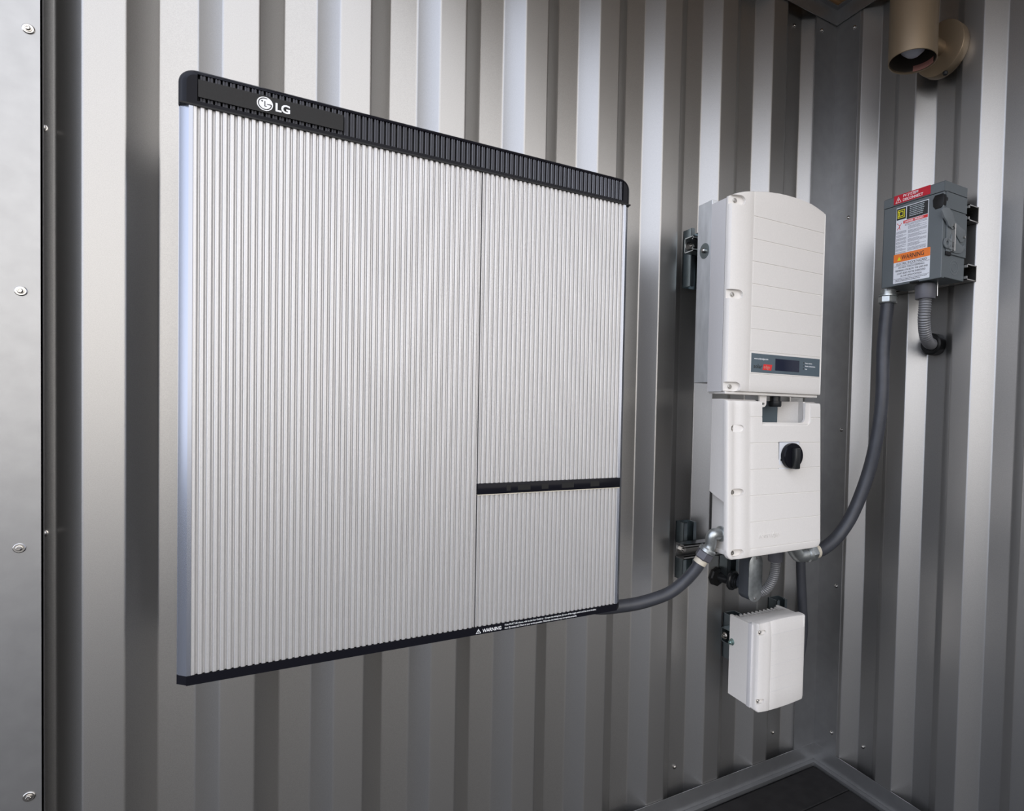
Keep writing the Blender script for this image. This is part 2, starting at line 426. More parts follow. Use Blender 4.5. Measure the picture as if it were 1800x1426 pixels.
b = new(); prism(b, rrect(-1.618, -1.4306, 1.5905, 1.6155, .0008, 2), 1, -.2635, -.2738)
npl = obj('nameplate', b, PLATE, bat)
# round face mark and two letters on the nameplate
yp = -.2739; cx, cz, R0 = -1.5368, 1.6033, .0104
b = new(); cyl(b, (cx, yp, cz), (0, -1, 0), R0, .0003, 40)
text(b, 'LG', (-1.5240, yp-.0002, 1.5965), (1, 0, 0), (0, 0, 1), .0172, off=.0005, space=.93)
obj('maker_mark', b, WHITEINK, npl, 0)
b = new(); rr = R0*.80
def arcband(bm, cx, cz, r, wd, a0, a1, y0, y1, n=26):
    P = [(cx+(r+wd/2)*math.cos(a0+(a1-a0)*k/n), cz+(r+wd/2)*math.sin(a0+(a1-a0)*k/n)) for k in range(n+1)]
    Q = [(cx+(r-wd/2)*math.cos(a0+(a1-a0)*k/n), cz+(r-wd/2)*math.sin(a0+(a1-a0)*k/n)) for k in range(n+1)]
    for k in range(n): prism(bm, [P[k], P[k+1], Q[k+1], Q[k]], 1, y0, y1)
arcband(b, cx, cz, rr, .0011, math.radians(70), math.radians(360), yp-.0006, yp-.0003)
bx(b, cx+.0026, cx+rr, yp-.0006, yp-.0003, cz-.0006, cz+.0005)
bx(b, cx-.0006, cx+.0005, yp-.0006, yp-.0003, cz-.0040, cz+.0040); bx(b, cx-.0006, cx+.0024, yp-.0006, yp-.0003, cz-.0040, cz-.0030)
cyl(b, (cx-.0036, yp-.0003, cz+.0034), (0, -1, 0), .0011, .0003, 14)
obj('mark_lines', b, PLATE, npl, 0)
# bottom trim with the printed warning
b = new(); bx(b, x0-.0012, x1+.0012, -.2722, -.252, .7268, .7412); prism(b, [(-1.642, -.064), (-1.642, -.258), (x0, -.2716), (x1, -.2716), (-.8945, -.258), (-.8945, -.064)], 2, .7270, .7412)
bt = obj('bottom_trim', b, BLACK, bat, 0)
b = new(); yt = -.2724
text(b, 'WARNING', (-1.1905, yt, .7298), (1, 0, 0), (0, 0, 1), .0092, off=.0001, squeeze=.80)
def tri(bm, cx, zb, wd, h, y0, y1, t=.0008):
    A = [(cx-wd/2, zb), (cx+wd/2, zb), (cx, zb+h)]
    for p, q in zip(A, A[1:]+A[:1]):
        d = (Vector(q)-Vector(p)).normalized(); n = Vector((-d.y, d.x))*t
        prism(bm, [p, q, tuple(Vector(q)+n), tuple(Vector(p)+n)], 1, y0, y1)
    bx(bm, cx-.0004, cx+.0004, y1, y0, zb+h*.36, zb+h*.7); bx(bm, cx-.0004, cx+.0004, y1, y0, zb+h*.17, zb+h*.28)
tri(b, -1.1982, .7292, .0094, .0086, yt, yt-.0004)
text(b, 'If the FAULT LED shows, refer to the User Guide to :  (1) open the wiring box, (2) turn off the toggle switch and the circuit breaker.', (-1.1485, yt, .7353), (1, 0, 0), (0, 0, 1), .0047, squeeze=.76)
text(b, 'then (3) contact LG Chem or your service provider. Otherwise, the battery may not operate properly.', (-1.1485, yt, .7293), (1, 0, 0), (0, 0, 1), .0047, squeeze=.76)
obj('warning_lettering', b, WHITEINK, bt, 0)
b = new(); lathe(b, [(.012, 0), (.020, 0), (.020, .016), (.012, .016), (.012, 0)], (-.985, -.19, .7275), (0, 0, -1), 26)
obj('cable_gland', b, GALV, bat)

# ---------------------------------------------------------------- struts on the back wall
def channel_v(name, xa, xb, ya, yb, z0, z1, label, parent=None):
    """vertical C-channel, open to the room (-y)"""
    t = .0025; b = new()
    bx(b, xa, xb, ya-t, ya, z0, z1); bx(b, xa, xa+t, yb, ya, z0, z1); bx(b, xb-t, xb, yb, ya, z0, z1)
    bx(b, xa, xa+.010, yb-t*.2, yb+t, z0, z1); bx(b, xb-.010, xb, yb-t*.2, yb+t, z0, z1)
    bx(b, xa+.0075, xa+.010, yb, yb+.008, z0, z1); bx(b, xb-.010, xb-.0075, yb, yb+.008, z0, z1)
    return b
def channel_h(b, xa, xb, ya, yb, z0, z1):
    """horizontal C-channel, open to the room"""
    t = .0025
    bx(b, xa, xb, ya-t, ya, z0, z1); bx(b, xa, xb, yb, ya, z0, z0+t); bx(b, xa, xb, yb, ya, z1-t, z1)
    bx(b, xa, xb, yb, yb+t, z0, z0+.009); bx(b, xa, xb, yb, yb+t, z1-.009, z1)
    bx(b, xa, xb, yb, yb+.007, z0+.0065, z0+.009); bx(b, xa, xb, yb, yb+.007, z1-.009, z1-.0065)
    return b
def nut(bm, o, n, r=.008, h=.007, rw=.012):
    lathe(bm, [(0, 0), (rw, 0), (rw, .0015), (0, .0015)], o, n, 24)
    lathe(bm, [(r, .0015), (r, h), (r*.6, h)], o, n, 6); cyl(bm, o, n, r*.5, h+.004, 14)
t = thing('wall_strut', 'short upright zinc strut left of the inverter top, on the ribbed wall', 'strut', (-.557, 0, 1.49), 'short upright struts on the back wall')
obj('channel', channel_v('', -.577, -.536, -.0005, -.041, 1.490, 1.645, ''), ZINC, t, 0)
t = thing('wall_strut', 'short upright zinc strut behind the conduit elbow at the switch box foot', 'strut', (-.557, 0, .688), 'short upright struts on the back wall')
obj('channel', channel_v('', -.577, -.536, -.0005, -.041, .688, .846, ''), ZINC, t, 0)
t = thing('wall_strut', 'short upright zinc strut showing just above the conduit body, below the switch box', 'strut', (-.401, 0, .678), 'short upright struts on the back wall')
obj('channel', channel_v('', -.421, -.381, -.0005, -.041, .678, .846, ''), ZINC, t, 0)
t = thing('strut_rail', 'dark level strut rail behind the silver plate of the inverter', 'strut', (-.47, -.06, 1.572), 'level strut rails on the back wall')
obj('channel', channel_h(new(), -.600, -.330, -.0415, -.0825, 1.572, 1.612), GALV, t, 0)
b = new(); nut(b, (-.586, -.0445, 1.592), (0, -1, 0), .0085, .012, .013); obj('bolt', b, BOLT, t, 30)
t = thing('strut_rail', 'level strut rail with bolt behind the conduit elbow under the switch box', 'strut', (-.47, -.06, .762), 'level strut rails on the back wall')
obj('channel', channel_h(new(), -.604, -.330, -.0415, -.0825, .757, .797), DARKSCREW, t, 0)
b = new(); nut(b, (-.587, -.0445, .777), (0, -1, 0), .0085, .012, .013); obj('bolt', b, BOLT, t, 30)

# ---------------------------------------------------------------- solar inverter
inv = thing('solar_inverter', 'tall white wall inverter with arched top and small dark display', 'inverter', (-.478, -.0825, 1.201))
def arc_top(x): # arched upper edge
    P = [(-.635, 1.653), (-.615, 1.6625), (-.595, 1.669), (-.564, 1.6765), (-.523, 1.684), (-.478, 1.6885), (-.431, 1.6890), (-.400, 1.6870), (-.377, 1.6845), (-.345, 1.6765), (-.323, 1.668)]
    for a, c in zip(P, P[1:]):
        if x <= c[0]+1e-9: u = (x-a[0])/(c[0]-a[0]); return a[1]+(c[1]-a[1])*u
    return P[-1][1]
def cover(xs, yf, ztop, zbot, yback, rows, groove, gx):
    """closed shell: columns xs with front depth yf(x,z); rows are heights; groove set of row heights pressed in between gx"""
    b = new(); cols = []; yb = yback if callable(yback) else (lambda z: yback)
    for x in xs:
        zt, zb = ztop(x), zbot(x)
        zz = [zb, zb+.0015, zb+.005]
        for r in sorted(rows):
            zz += [r-.0014, r-.0007, r+.0007, r+.0014]
        zz += [zt-.005, zt-.0015, zt]
        c = [b.verts.new((x, yb(zb), zb))]
        for i, z in enumerate(zz):
            y = yf(x, z); e = min(i, len(zz)-1-i)
            y += {0: .0045, 1: .0013}.get(e, 0)
            if gx[0] < x < gx[1]:
                for r in groove:
                    if abs(z-r) < .0008: y += .0011
            c.append(b.verts.new((x, min(y, yb(z)-.001), z)))
        c.append(b.verts.new((x, yb(zt), zt))); cols.append(c)
    for A, B in zip(cols, cols[1:]):
        n = len(A)
        for i in range(n): b.faces.new((A[i], B[i], B[(i+1) % n], A[(i+1) % n]))
    b.faces.new(cols[0]); b.faces.new(cols[-1][::-1])
    bmesh.ops.recalc_face_normals(b, faces=b.faces[:])
    return b
def lerp_tab(tab, x):
    for a, c in zip(tab, tab[1:]):
        if x <= c[0]+1e-9: return a[1]+(c[1]-a[1])*(x-a[0])/(c[0]-a[0])
    return tab[-1][1]
ytab = [(-.635, -.2665), (-.6335, -.2725), (-.630, -.2765), (-.622, -.2790), (-.612, -.2805), (-.595, -.2818), (-.580, -.2818), (-.572, -.2808), (-.567, -.2796), (-.5655, -.2794), (-.5635, -.2800), (-.3300, -.2800), (-.3285, -.2785), (-.3270, -.2785), (-.3255, -.2800), (-.3235, -.2790), (-.322, -.275)]
xs = [a for a, _ in ytab[:-6]]+[-.5632+.0001]+[-.545+i*.021 for i in range(11)]+[a for a, _ in ytab[-6:]]
xs = sorted(set(round(x, 5) for x in xs))
gz = [1.617, 1.564, 1.511, 1.458, 1.4045, 1.3515, 1.2985, 1.2445]
def zbi(x): return 1.201
b = cover(xs, lambda x, z: lerp_tab(ytab, x), arc_top, zbi, -.2620, gz+[1.2725, 1.325, 1.378, 1.431, 1.484, 1.5375, 1.5905, 1.223, 1.636], gz, (-.5640, -.3295))
cut = new()
for zc in (1.645, 1.427, 1.2115):
    P = [(-.6420, zc-.0095), (-.612, zc-.0105)]+[(-.607+.0125*math.cos(a), zc+.0005+.0110*math.sin(a)) for a in [(-PI/2)+k*PI/10 for k in range(11)]]+[(-.612, zc+.0115), (-.6420, zc+.0105)]
    t = bmesh.new(); prism(t, P, 1, -.30, -.2715)
    for v in t.verts:
        if v.co.y > -.28: v.co.y += .001-(v.co.x+.617)*.16
    merge(cut, t)
bm = boolean(b, cut)
fc = obj('front_cover', bm, PWHITE, inv, 28)
for zc in (1.645, 1.427, 1.2115):
    b = new(); lathe(b, [(0, 0), (.0052, 0), (.0052, .0035), (.0044, .0042), (.0030, .0042), (.0024, .0028), (0, .0028)], (-.6185, -.2695, zc), (0, -1, 0), 18)
    obj('cover_screw', b, BOLT, inv, 30)
b = new(); prism(b, [(x, arc_top(x)-.002) for x in xs]+[(xs[-1], 1.2), (xs[0], 1.2)], 1, -.206, -.2605)
obj('housing', b, PGREY, inv, 20)
b = new(); prism(b, [(max(-.6340, min(-.323, x)), arc_top(x)-.003) for x in xs]+[(-.323, 1.2), (-.6340, 1.2)], 1, -.2600, -.2625); obj('gasket', b, SATBLACK, inv, 0)
b = new(); bx(b, -.630, -.328, -.206, -.2295, 1.1960, 1.2005); bx(b, -.632, -.327, -.272, -.23, 1.1945, 1.2008, .001, 1); obj('base_plate', b, PWHITE, inv)
b = new(); bx(b, -.634, -.326, -.2055, -.148, 1.2225, 1.6630, .0012, 1); mp_ = obj('heat_sink_plate', b, ALU, inv, 0)
b = new(); lathe(b, [(0, 0), (.0185, 0), (.0185, .0015), (0, .0015)], (-.6342, -.1800, 1.545), (-1, 0, 0), 30); obj('washer', b, ZINC, mp_, 30)
b = new(); lathe(b, [(0, .0015), (.0060, .0015), (.0060, .006), (.0035, .0085), (0, .0085)], (-.6342, -.1800, 1.545), (-1, 0, 0), 18); obj('bolt_head', b, BOLT, mp_, 30)
b = new(); bx(b, -.560, -.340, -.148, -.0826, 1.40, 1.62); obj('rear_bracket', b, GALV, inv, 0)
b = new(); bx(b, -.5620, -.3310, -.2806, -.2798, 1.2488, 1.2940, .0002, 1); dp = obj('display_label', b, BLUEGREY, inv)
b = new(); bx(b, -.4855, -.4040, -.2812, -.2804, 1.2565, 1.2853, .0002, 1); obj('display_screen', b, LCD, dp)
b = new(); X, Z = (1, 0, 0), (0, 0, 1); ya = -.2807
text(b, 'www.solaredge.com', (-.5535, ya, 1.2800), X, Z, .0062, squeeze=.88)
obj('web_address', b, WHITEINK, dp, 0); b = new()
for zz, s_ in ((1.2790, 'Power on/active'), (1.2715, 'Module communication'), (1.2640, 'Fault')): text(b, s_, (-.3835, ya, zz), X, Z, .0044, squeeze=.86)
obj('status_lettering', b, WHITEINK, dp, 0)
b = new(); text(b, 'solar', (-.5550, ya, 1.2590), X, Z, .0142, off=.0002, squeeze=.98); obj('dark_lettering', b, BLACKINK, dp, 0)
b = new()
for zz in (1.2805, 1.273, 1.2655): bx(b, -.3905, -.3875, ya-.0003, ya, zz-.0010, zz+.0018)
obj('status_lights', b, BLACKINK, dp, 0)
b = new(); prism(b, [(-.5265, 1.2555), (-.4985, 1.2555), (-.4950, 1.2695), (-.5230, 1.2695)], 1, ya, ya-.0003); obj('red_block', b, REDMARK, dp, 0)
b = new(); text(b, 'edge', (-.5230, ya-.0004, 1.2595), X, Z, .0112, squeeze=.95); obj('edge_lettering', b, PINK, dp, 0)

# ---------------------------------------------------------------- white switch box under the inverter
sw = thing('switch_box', 'white switch box with black rotary switch mounted directly below the inverter', 'switch box', (-.478, -.0825, .80))
def yl(x, z):
    T = [(-.6330, -.0100), (-.6325, -.0042), (-.6305, -.0010), (-.6280, 0), (-.6215, 0), (-.6190, -.0000), (-.6165, .0006), (-.6100, .0015), (-.6020, .0004), (-.5920, -.0020), (-.5800, -.0022), (-.5700, -.0008), (-.5620, .0006), (-.5600, 0), (-.3260, 0), (-.3235, .0015), (-.3215, .006)]
    d = lerp_tab([(a, c) for a, c in T], x) if x > -.6281 else {True: lerp_tab([(-.6330, .0080), (-.6325, .0040), (-.6305, .0010), (-.6280, 0)], x)}[True]
    tz = (1.183-z)/(1.183-.808)
    return -.2820-.0150*tz+d
xs2 = [-.6330, -.6325, -.6305, -.6280, -.6215, -.6190, -.6165, -.6130, -.6100, -.6060, -.6020, -.5970, -.5920, -.5800, -.5700, -.5620, -.5600]+[-.545+i*.0216 for i in range(11)]+[-.3262, -.3235, -.3215]
def zb2(x):
    r = .020
    if x < -.6330+r: u = (-.6330+r-x)/r; return .806+r*(1-math.sqrt(max(0, 1-u*u)))
    if x > -.3215-r: u = (x+.3215+r)/r; return .808+r*(1-math.sqrt(max(0, 1-u*u)))
    return .806+.002*(x+.633)/.31
xs2 = sorted(set(xs2+[-.628, -.625, -.330, -.336]))
g2 = [1.142, 1.079, 1.0155, .953, .890, .8265]
b = cover(xs2, yl, lambda x: 1.180 if x < -.52 or x > -.37 else 1.180, zb2, lambda z: -.2700-.0150*(1.183-z)/.375, g2+[1.165, 1.13, 1.11, 1.095, 1.06, 1.035, .99, .97, .93, .91, .87, .85, .836], g2, (-.5605, -.3255))
cut = new(); prism(cut, [(p[0], p[1]) for p in rrect(-.5250, -.3760, 1.1290, 1.25, .013, 6, (0, 1, 0, 0))], 1, -.40, -.10)
bm = boolean(b, cut)
cut = new(); t = bmesh.new()   # bevelled recess around the notch
P0 = rrect(-.5250, -.3760, 1.1290, 1.25, .013, 6, (0, 1, 0, 0)); P1 = rrect(-.5250, -.3600, 1.1210, 1.25, .018, 6, (0, 1, 0, 0))
prism(cut, P1, 1, -.34, -.2790)
bm = boolean(bm, cut)
cut = new()
for zc in (1.114, .964, .822):
    P = [(-.6130, zc-.0085)]+[(-.596+.0120*math.cos(a), zc+.0085*math.sin(a)) for a in [(-PI/2)+k*PI/10 for k in range(11)]]+[(-.6130, zc+.0085)]+[(-.6130+.0085*math.cos(a), zc+.0085*math.sin(a)) for a in [PI/2+k*PI/8 for k in range(1, 8)]]
    t = bmesh.new(); prism(t, P, 1, -.33, -.2735-.0150*(1.183-zc)/.375); merge(cut, t)
bm = boolean(bm, cut)
obj('front_cover', bm, PWHITE, sw, 28)
for zc in (1.114, .964, .822):
    yq = -.2730-.0150*(1.183-zc)/.375
    b = new(); lathe(b, [(0, 0), (.0052, 0), (.0052, .0045), (.0044, .0055), (.0030, .0055), (.0024, .004), (0, .004)], (-.6130, yq, zc), (0, -1, 0), 18); obj('cover_screw', b, BOLT, sw, 30)
# housing with stepped sides, open notch in the upper wall
b = new()
t = bmesh.new(); prism(t, [(-.220, 1.183), (-.2600, 1.183), (-.2715, 1.179), (-.2810, .9385), (-.2400, .9520), (-.220, .9600)], 0, -.6300, -.3260); 
cut = new(); prism(cut, [(-.5300, -.33), (-.3600, -.33), (-.3600, -.2400), (-.4000, -.1950), (-.5300, -.1950)], 2, 1.1270, 1.25)
t = boolean(t, cut); merge(b, t)
bx(b, -.6140, -.3400, -.283, -.2080, .8180, 1.127, .004, 2); bx(b, -.3600, -.3400, -.25, -.2080, 1.12, 1.18)
prism(b, [(-.4050, -.2050), (-.3560, -.2050), (-.3560, -.2600), (-.3660, -.2600), (-.3660, -.2440), (-.4050, -.2090)], 2, 1.1200, 1.1828)
bx(b, -.6180, -.3340, -.283, -.2140, .8120, .8240, .003, 2)
obj('housing', b, PWHITE, sw, 30)
b = new(); bx(b, -.6100, -.3420, -.2080, -.2050, 1.1272, 1.1830); obj('notch_back', b, BLUEGREY, sw, 0)
b = new(); prism(b, rrect(-.5160, -.4935, 1.1660, 1.1955, .010, 5, (1, 1, 0, 0)), 1, -.262, -.257)
cut = new(); prism(cut, rrect(-.5105, -.4990, 1.1715, 1.1770, .0025, 3), 1, -.28, -.24); obj('lock_tab', boolean(b, cut), PWHITE, sw)
b = new(); lathe(b, [(0, 0), (.0150, 0), (.0165, .004), (.0165, .014), (.0135, .0150), (.0135, .03), (0, .03)], (-.444, -.240, 1.1680), (0, 0, 1), 20); obj('cable_gland', b, FITBLK, sw)
b = new(); bx(b, -.150-.19, -.360+.008, -.212, -.2052, 1.15, 1.17); b.free()
ys = -.2873
b = new(); bx(b, -.4705, -.4040, ys-.0010, ys+.004, 1.0140, 1.0805, .0004, 1); pl = obj('switch_plate', b, PAPER, sw)
b = new(); bx(b, -.4718, -.4030, ys-.0005, ys+.004, 1.0128, 1.0817); obj('plate_rim', b, DARKSCREW, pl)
b = new(); bx(b, -.4655, -.4560, ys-.0014, ys-.0008, 1.0340, 1.0395); obj('plate_mark', b, BLACKINK, pl)
b = new()
kx, kz = -.4340, 1.0470
lathe(b, [(0, 0), (.0310, 0), (.0320, .004), (.0320, .012), (.0300, .0150), (0, .0150)], (kx, ys-.0010, kz), (0, -1, 0), 36)
kn = obj('rotary_dial', b, BLACK, sw, 30)
b = new(); bx(b, kx-.0085, kx+.0085, ys-.030, ys-.014, kz-.0315, kz+.0200, .0030, 2); obj('handle', b, FITBLK, kn, 30)
# faint raised maker lettering low on the cover
b = new(); text(b, 'solaredge', (-.5350, -.29785+.0022, .8500), X, Z, .017, off=.0003, ext=.0006); obj('raised_lettering', b, PWHITE, sw, 0)
b = new(); bx(b, -.490, -.350, -.2075, -.0826, .80, .99); obj('rear_bracket', b, PGREY, sw, 0)

# ---------------------------------------------------------------- small white box
sb = thing('junction_box', 'small white finned box with four-screw lid, low on the wall near the corner', 'junction box', (-.354, -.09, .357))
xa, xb = -.4455, -.2680
b = new()
bx(b, xa, xb, -.1650, -.1200, .3660, .5880, .002)
bx(b, xa-.0004, xa+.006, -.1640, -.0880, .3664, .5882); bx(b, xb-.006, xb+.0004, -.1640, -.0880, .3664, .5882)
for k in range(11): xx = xa+.017+k*.0146; bx(b, xx, xx+.0035, -.1250, -.0900, .3720, .5840)
prism(b, [(-.122, .574), (-.165, .574), (-.165, .588), (-.128, .586)], 0, xa, xb)
obj('finned_housing', b, PWHITE, sb, 30)
ytl = [(-.4400, -.1880), (-.4390, -.1930), (-.4360, -.1975), (-.4310, -.2000), (-.4000, -.2030), (-.3960, -.2015), (-.3950, -.2020), (-.2760, -.2020), (-.2735, -.2015), (-.2690, -.1990), (-.2670, -.1920)]
def zt3(x): u = (x+.354)/.086; return .5945+.0035*(1-u*u)-.0015
def zb3(x): u = (x+.354)/.086; return .3545-.0040*(1-u*u)+.002+max(0, (abs(x+.3535)-.080))*1.0
xs3 = sorted([a for a, _ in ytl]+[-.37+i*.016 for i in range(5)]+[-.4200, -.41])
g3 = [.5590, .5140, .4760, .4400, .4040]
b = cover(xs3, lambda x, z: lerp_tab(ytl, x)+(.0045 if z > .5885 and -.432 < x < -.27 else 0), zt3, zb3, -.1720, g3, [], (-1, -2))
cut = new()
for zc in (.5700, .3860):
    P = [(-.4450, zc-.0065), (-.432, zc-.0065)]+[(-.4230+.0085*math.cos(a), zc+.0065*math.sin(a)) for a in [(-PI/2)+k*PI/10 for k in range(11)]]+[(-.432, zc+.0065), (-.4450, zc+.0065)]
    t = bmesh.new(); prism(t, P, 1, -.22, -.1935); merge(cut, t)
obj('lid', boolean(b, cut), PWHITE, sb, 28)
b = new(); bx(b, xa-.0002, xb+.0002, -.1790, -.1635, .3640, .5885, .0008); obj('lid_gasket', b, PGREY, sb)
for zc in (.5700, .3860):
    b = new(); lathe(b, [(0, 0), (.0048, 0), (.0048, .004), (.0030, .005), (.0022, .0035), (0, .0035)], (-.4315, -.1925, zc), (0, -1, 0), 16); obj('lid_screw', b, BOLT, sb, 30)
b = new(); text(b, 'solaredge', (-.352, -.2030, .380), X, Z, .009, ext=.0002); b.free()
b = new()
for z in (.5140, .4760, .4400, .4040, .559): bx(b, -.3945, -.2765, -.2022, -.2018, z-.0003, z+.0003)
obj('lid_line', b, PGREY, sb)
b = new(); lathe(b, [(0, 0), (.0095, 0), (.0095, .0015), (.0060, .003), (.0060, .009), (.0035, .012), (0, .012)], (-.4456, -.1000, .5150), (-1, 0, 0), 20); obj('side_bolt', b, GREENW, sb, 30)
t = thing('strut_rail', 'level zinc strut rail behind the small white box', 'strut', (-.34, -.06, .502), 'level strut rails on the back wall')
obj('channel', channel_h(new(), -.438, -.180, -.0415, -.0825, .497, .5380), ZINC, t, 0)
b = new(); nut(b, (-.4385, -.0600, .5180), (-1, 0, 0), .007, .007, .010); obj('bolt', b, BOLT, t, 30)
t = thing('wall_strut', 'zinc strut end showing above the right rear corner of the small white box', 'strut', (-.2, 0, .44), 'short upright struts on the back wall')
obj('channel', channel_v('', -.2240, -.1830, -.0005, -.041, .420, .580, ''), ZINC, t, 0)
t = thing('wall_strut', 'shaded upright strut left behind the small white box', 'strut', (-.42, 0, .43), 'short upright struts on the back wall')
obj('channel', channel_v('', -.4000, -.3590, -.0005, -.041, .430, .560, ''), ZINC, t, 0)

# ---------------------------------------------------------------- conduit from the battery to the switch box
t = thing('liquidtight_conduit', 'dark grey conduit rising from the battery bottom to the switch box left side', 'conduit', (-.75, -.2, .69))
A = catmull([(-.955, -.185, .750), (-.935, -.185, .722), (-.905, -.187, .707), (-.840, -.190, .703), (-.790, -.195, .706), (-.732, -.203, .719), (-.696, -.213, .743), (-.672, -.225, .772), (-.660, -.232, .795)])
b = new(); tube(b, A, .0150, 24); obj('hose', b, PVC, t, 40)
d = (A[-1]-A[-3]).normalized(); e0 = A[-1]
b = new(); lathe(b, [(.0155, -.006), (.0165, -.006), (.0165, .006), (.0155, .006)], e0, d, 24); obj('printed_band', b, TAPE, t)
b = new(); lathe(b, [(0, .006), (.0190, .006), (.0215, .009), (.0215, .024), (.0195, .027), (0, .027)], e0, d, 6); obj('gland_nut', b, PVCFIT, t, 20)
e1 = e0+d*.027
b = new(); lathe(b, [(0, 0), (.0215, 0), (.0215, .007), (.019, .010), (0, .010)], e1, d, 24)
E = catmull([tuple(e1+d*.002), tuple(e1+d*.018), (-.640, -.2480, .8580), (-.6240, -.2500, .8600), (-.6145, -.2500, .8600)], 8)
tube(b, E, .0140, 22); lathe(b, [(0, 0), (.0185, 0), (.0185, .004), (.015, .006), (0, .006)], (-.6142, -.2500, .8600), (-1, 0, 0), 24)
obj('elbow_fitting', b, CASTZ, t, 35)

# ---------------------------------------------------------------- conduit from the switch box up to the disconnect
t = thing('liquidtight_conduit', 'long dark conduit hanging in a curve beside the corner, up to the grey disconnect', 'conduit', (-.15, -.28, .76))
A = catmull([(-.100, -.3050, 1.470), (-.100, -.2990, 1.400), (-.100, -.2950, 1.330), (-.102, -.2980, 1.200), (-.105, -.2880, 1.090), (-.115, -.2700, .985), (-.145, -.2500, .880), (-.185, -.2350, .815), (-.235, -.2280, .782), (-.270, -.2250, .775)])
b = new(); tube(b, A, .0182, 26); obj('hose', b, PVC, t, 40)
b = new(); lathe(b, [(.0184, 0), (.0192, 0), (.0192, .010), (.0184, .010)], A[-1]+Vector((.012, -.001, .0015)), (A[-1]-A[-4]), 26)
bd = obj('printed_band', b, TAPE, t)
b = new(); o = (-.100, -.3055, 1.4600)
lathe(b, [(0, 0), (.0235, 0), (.0255, .003), (.0255, .017), (.0235, .019), (0, .019)], o, (0, 0, 1), 8)
lathe(b, [(0, .019), (.0245, .019), (.0245, .0225), (.0215, .0225), (.0215, .026), (.0225, .026), (.0225, .029), (.0200, .029), (.0200, .0375), (0, .0375)], o, (0, 0, 1), 26)
obj('upper_fitting', b, CASTZ, t, 25)
d = (A[-1]-A[-4]).normalized(); e0 = A[-1]
b = new(); lathe(b, [(0, -.002), (.0215, -.002), (.0235, .001), (.0235, .016), (.0215, .018), (0, .018)], e0, d, 6)
e1 = e0+d*.018
lathe(b, [(0, 0), (.0235, 0), (.0235, .008), (.0200, .011), (0, .011)], e1, d, 26)
E = catmull([tuple(e1+d*.004), tuple(e1+d*.022), tuple(e1+d*.040+Vector((0, 0, .006))), (-.352, -.2240, .800), (-.354, -.2240, .8180)], 8)
tube(b, E, .0185, 24); obj('elbow_fitting', b, CASTZ, t, 35)

# ---------------------------------------------------------------- conduit body, pipe and metal flex below the switch box
t = thing('conduit_body', 'grey conduit body with oval galvanised cover hanging below the switch box', 'conduit body', (-.39, -.1, .64))
b = new()
prism(b, [(-.412+.002, p[1]) if False else p for p in rrect(-.4120, -.3660, .6270, .7560, .0225, 8)], 1, -.0790, -.1230, .001)
obj('housing', b, CBODY, t, 35)
b = new(); prism(b, rrect(-.4135, -.3645, .6255, .7575, .0240, 10), 1, -.1230, -.1258, .0007); obj('cover_plate', b, GALV, t, 30)
for zz in (.7480, .6350):
    b = new(); lathe(b, [(0, 0), (.0036, 0), (.0030, .0018), (0, .0024)], (-.3890, -.1258, zz), (0, -1, 0), 14); obj('cover_screw', b, BOLT, t, 40)
b = new(); lathe(b, [(0, -.002), (.0195, -.002), (.0195, .024), (.0165, .028), (.0165, .034), (0, .034)], (-.3890, -.0800, .6650), (.12, 1, .02), 24); obj('hub', b, CBODY, t, 35)
t = thing('wall_nipple', 'black threaded pipe with locknut coming from the wall into the conduit body', 'pipe', (-.415, -.02, .66))
b = new(); tube(b, [Vector((-.4290, .012, .6720)), Vector((-.4130, -.030, .6690)), Vector((-.4000, -.0600, .6660))], .0145, 22); obj('pipe', b, FITBLK, t, 40)
b = new(); lathe(b, [(0, 0), (.0270, 0), (.0280, .003), (.0280, .010), (.0240, .014), (0, .014)], (-.4310, .0020, .6720), (.1, -1, 0), 8); obj('wall_flange', b, SATBLACK, t, 25)
b = new()
lathe(b, [(0, 0), (.0270, 0), (.0285, .003), (.0285, .009), (.0250, .012), (.0215, .012), (.0215, .014), (.0205, .014), (.0205, .016), (.0215, .016), (.0215, .019), (0, .019)], (-.4060, -.0400, .6680), (.3, -1, -.05), 12); obj('locknut', b, FITBLK, t, 25)
t = thing('metal_flex_conduit', 'ribbed grey flexible conduit curving from the switch box behind the conduit body', 'conduit', (-.34, -.12, .64))
A = catmull([(-.3400, -.1500, .7450), (-.3405, -.1495, .7150), (-.3450, -.1440, .6850), (-.3520, -.1320, .6600), (-.3580, -.1180, .6480), (-.3680, -.1020, .6400)])
b = new(); tube(b, A, .0132, 22, rib=.0009, pitch=.0056); obj('hose', b, FLEX, t, 60)
b = new(); lathe(b, [(0, 0), (.0200, 0), (.0215, .003), (.0215, .058), (0, .058)], (-.3400, -.1500, .7400), (0, 0, 1), 26); obj('gland', b, PVCFIT, t, 35)
t = thing('drop_conduit', 'dark straight conduit dropping behind the right edge of the small white box', 'conduit', (-.14, -.06, .4))
A = catmull([(-.1500, -.0600, .7900), (-.1480, -.0600, .6800), (-.1370, -.0600, .5660), (-.1290, -.0600, .4700), (-.1480, -.0600, .3800), (-.1750, -.045, .3300), (-.195, -.01, .300), (-.2, .03, .29)])
b = new(); tube(b, A, .0145, 24); obj('hose', b, PVC, t, 40)

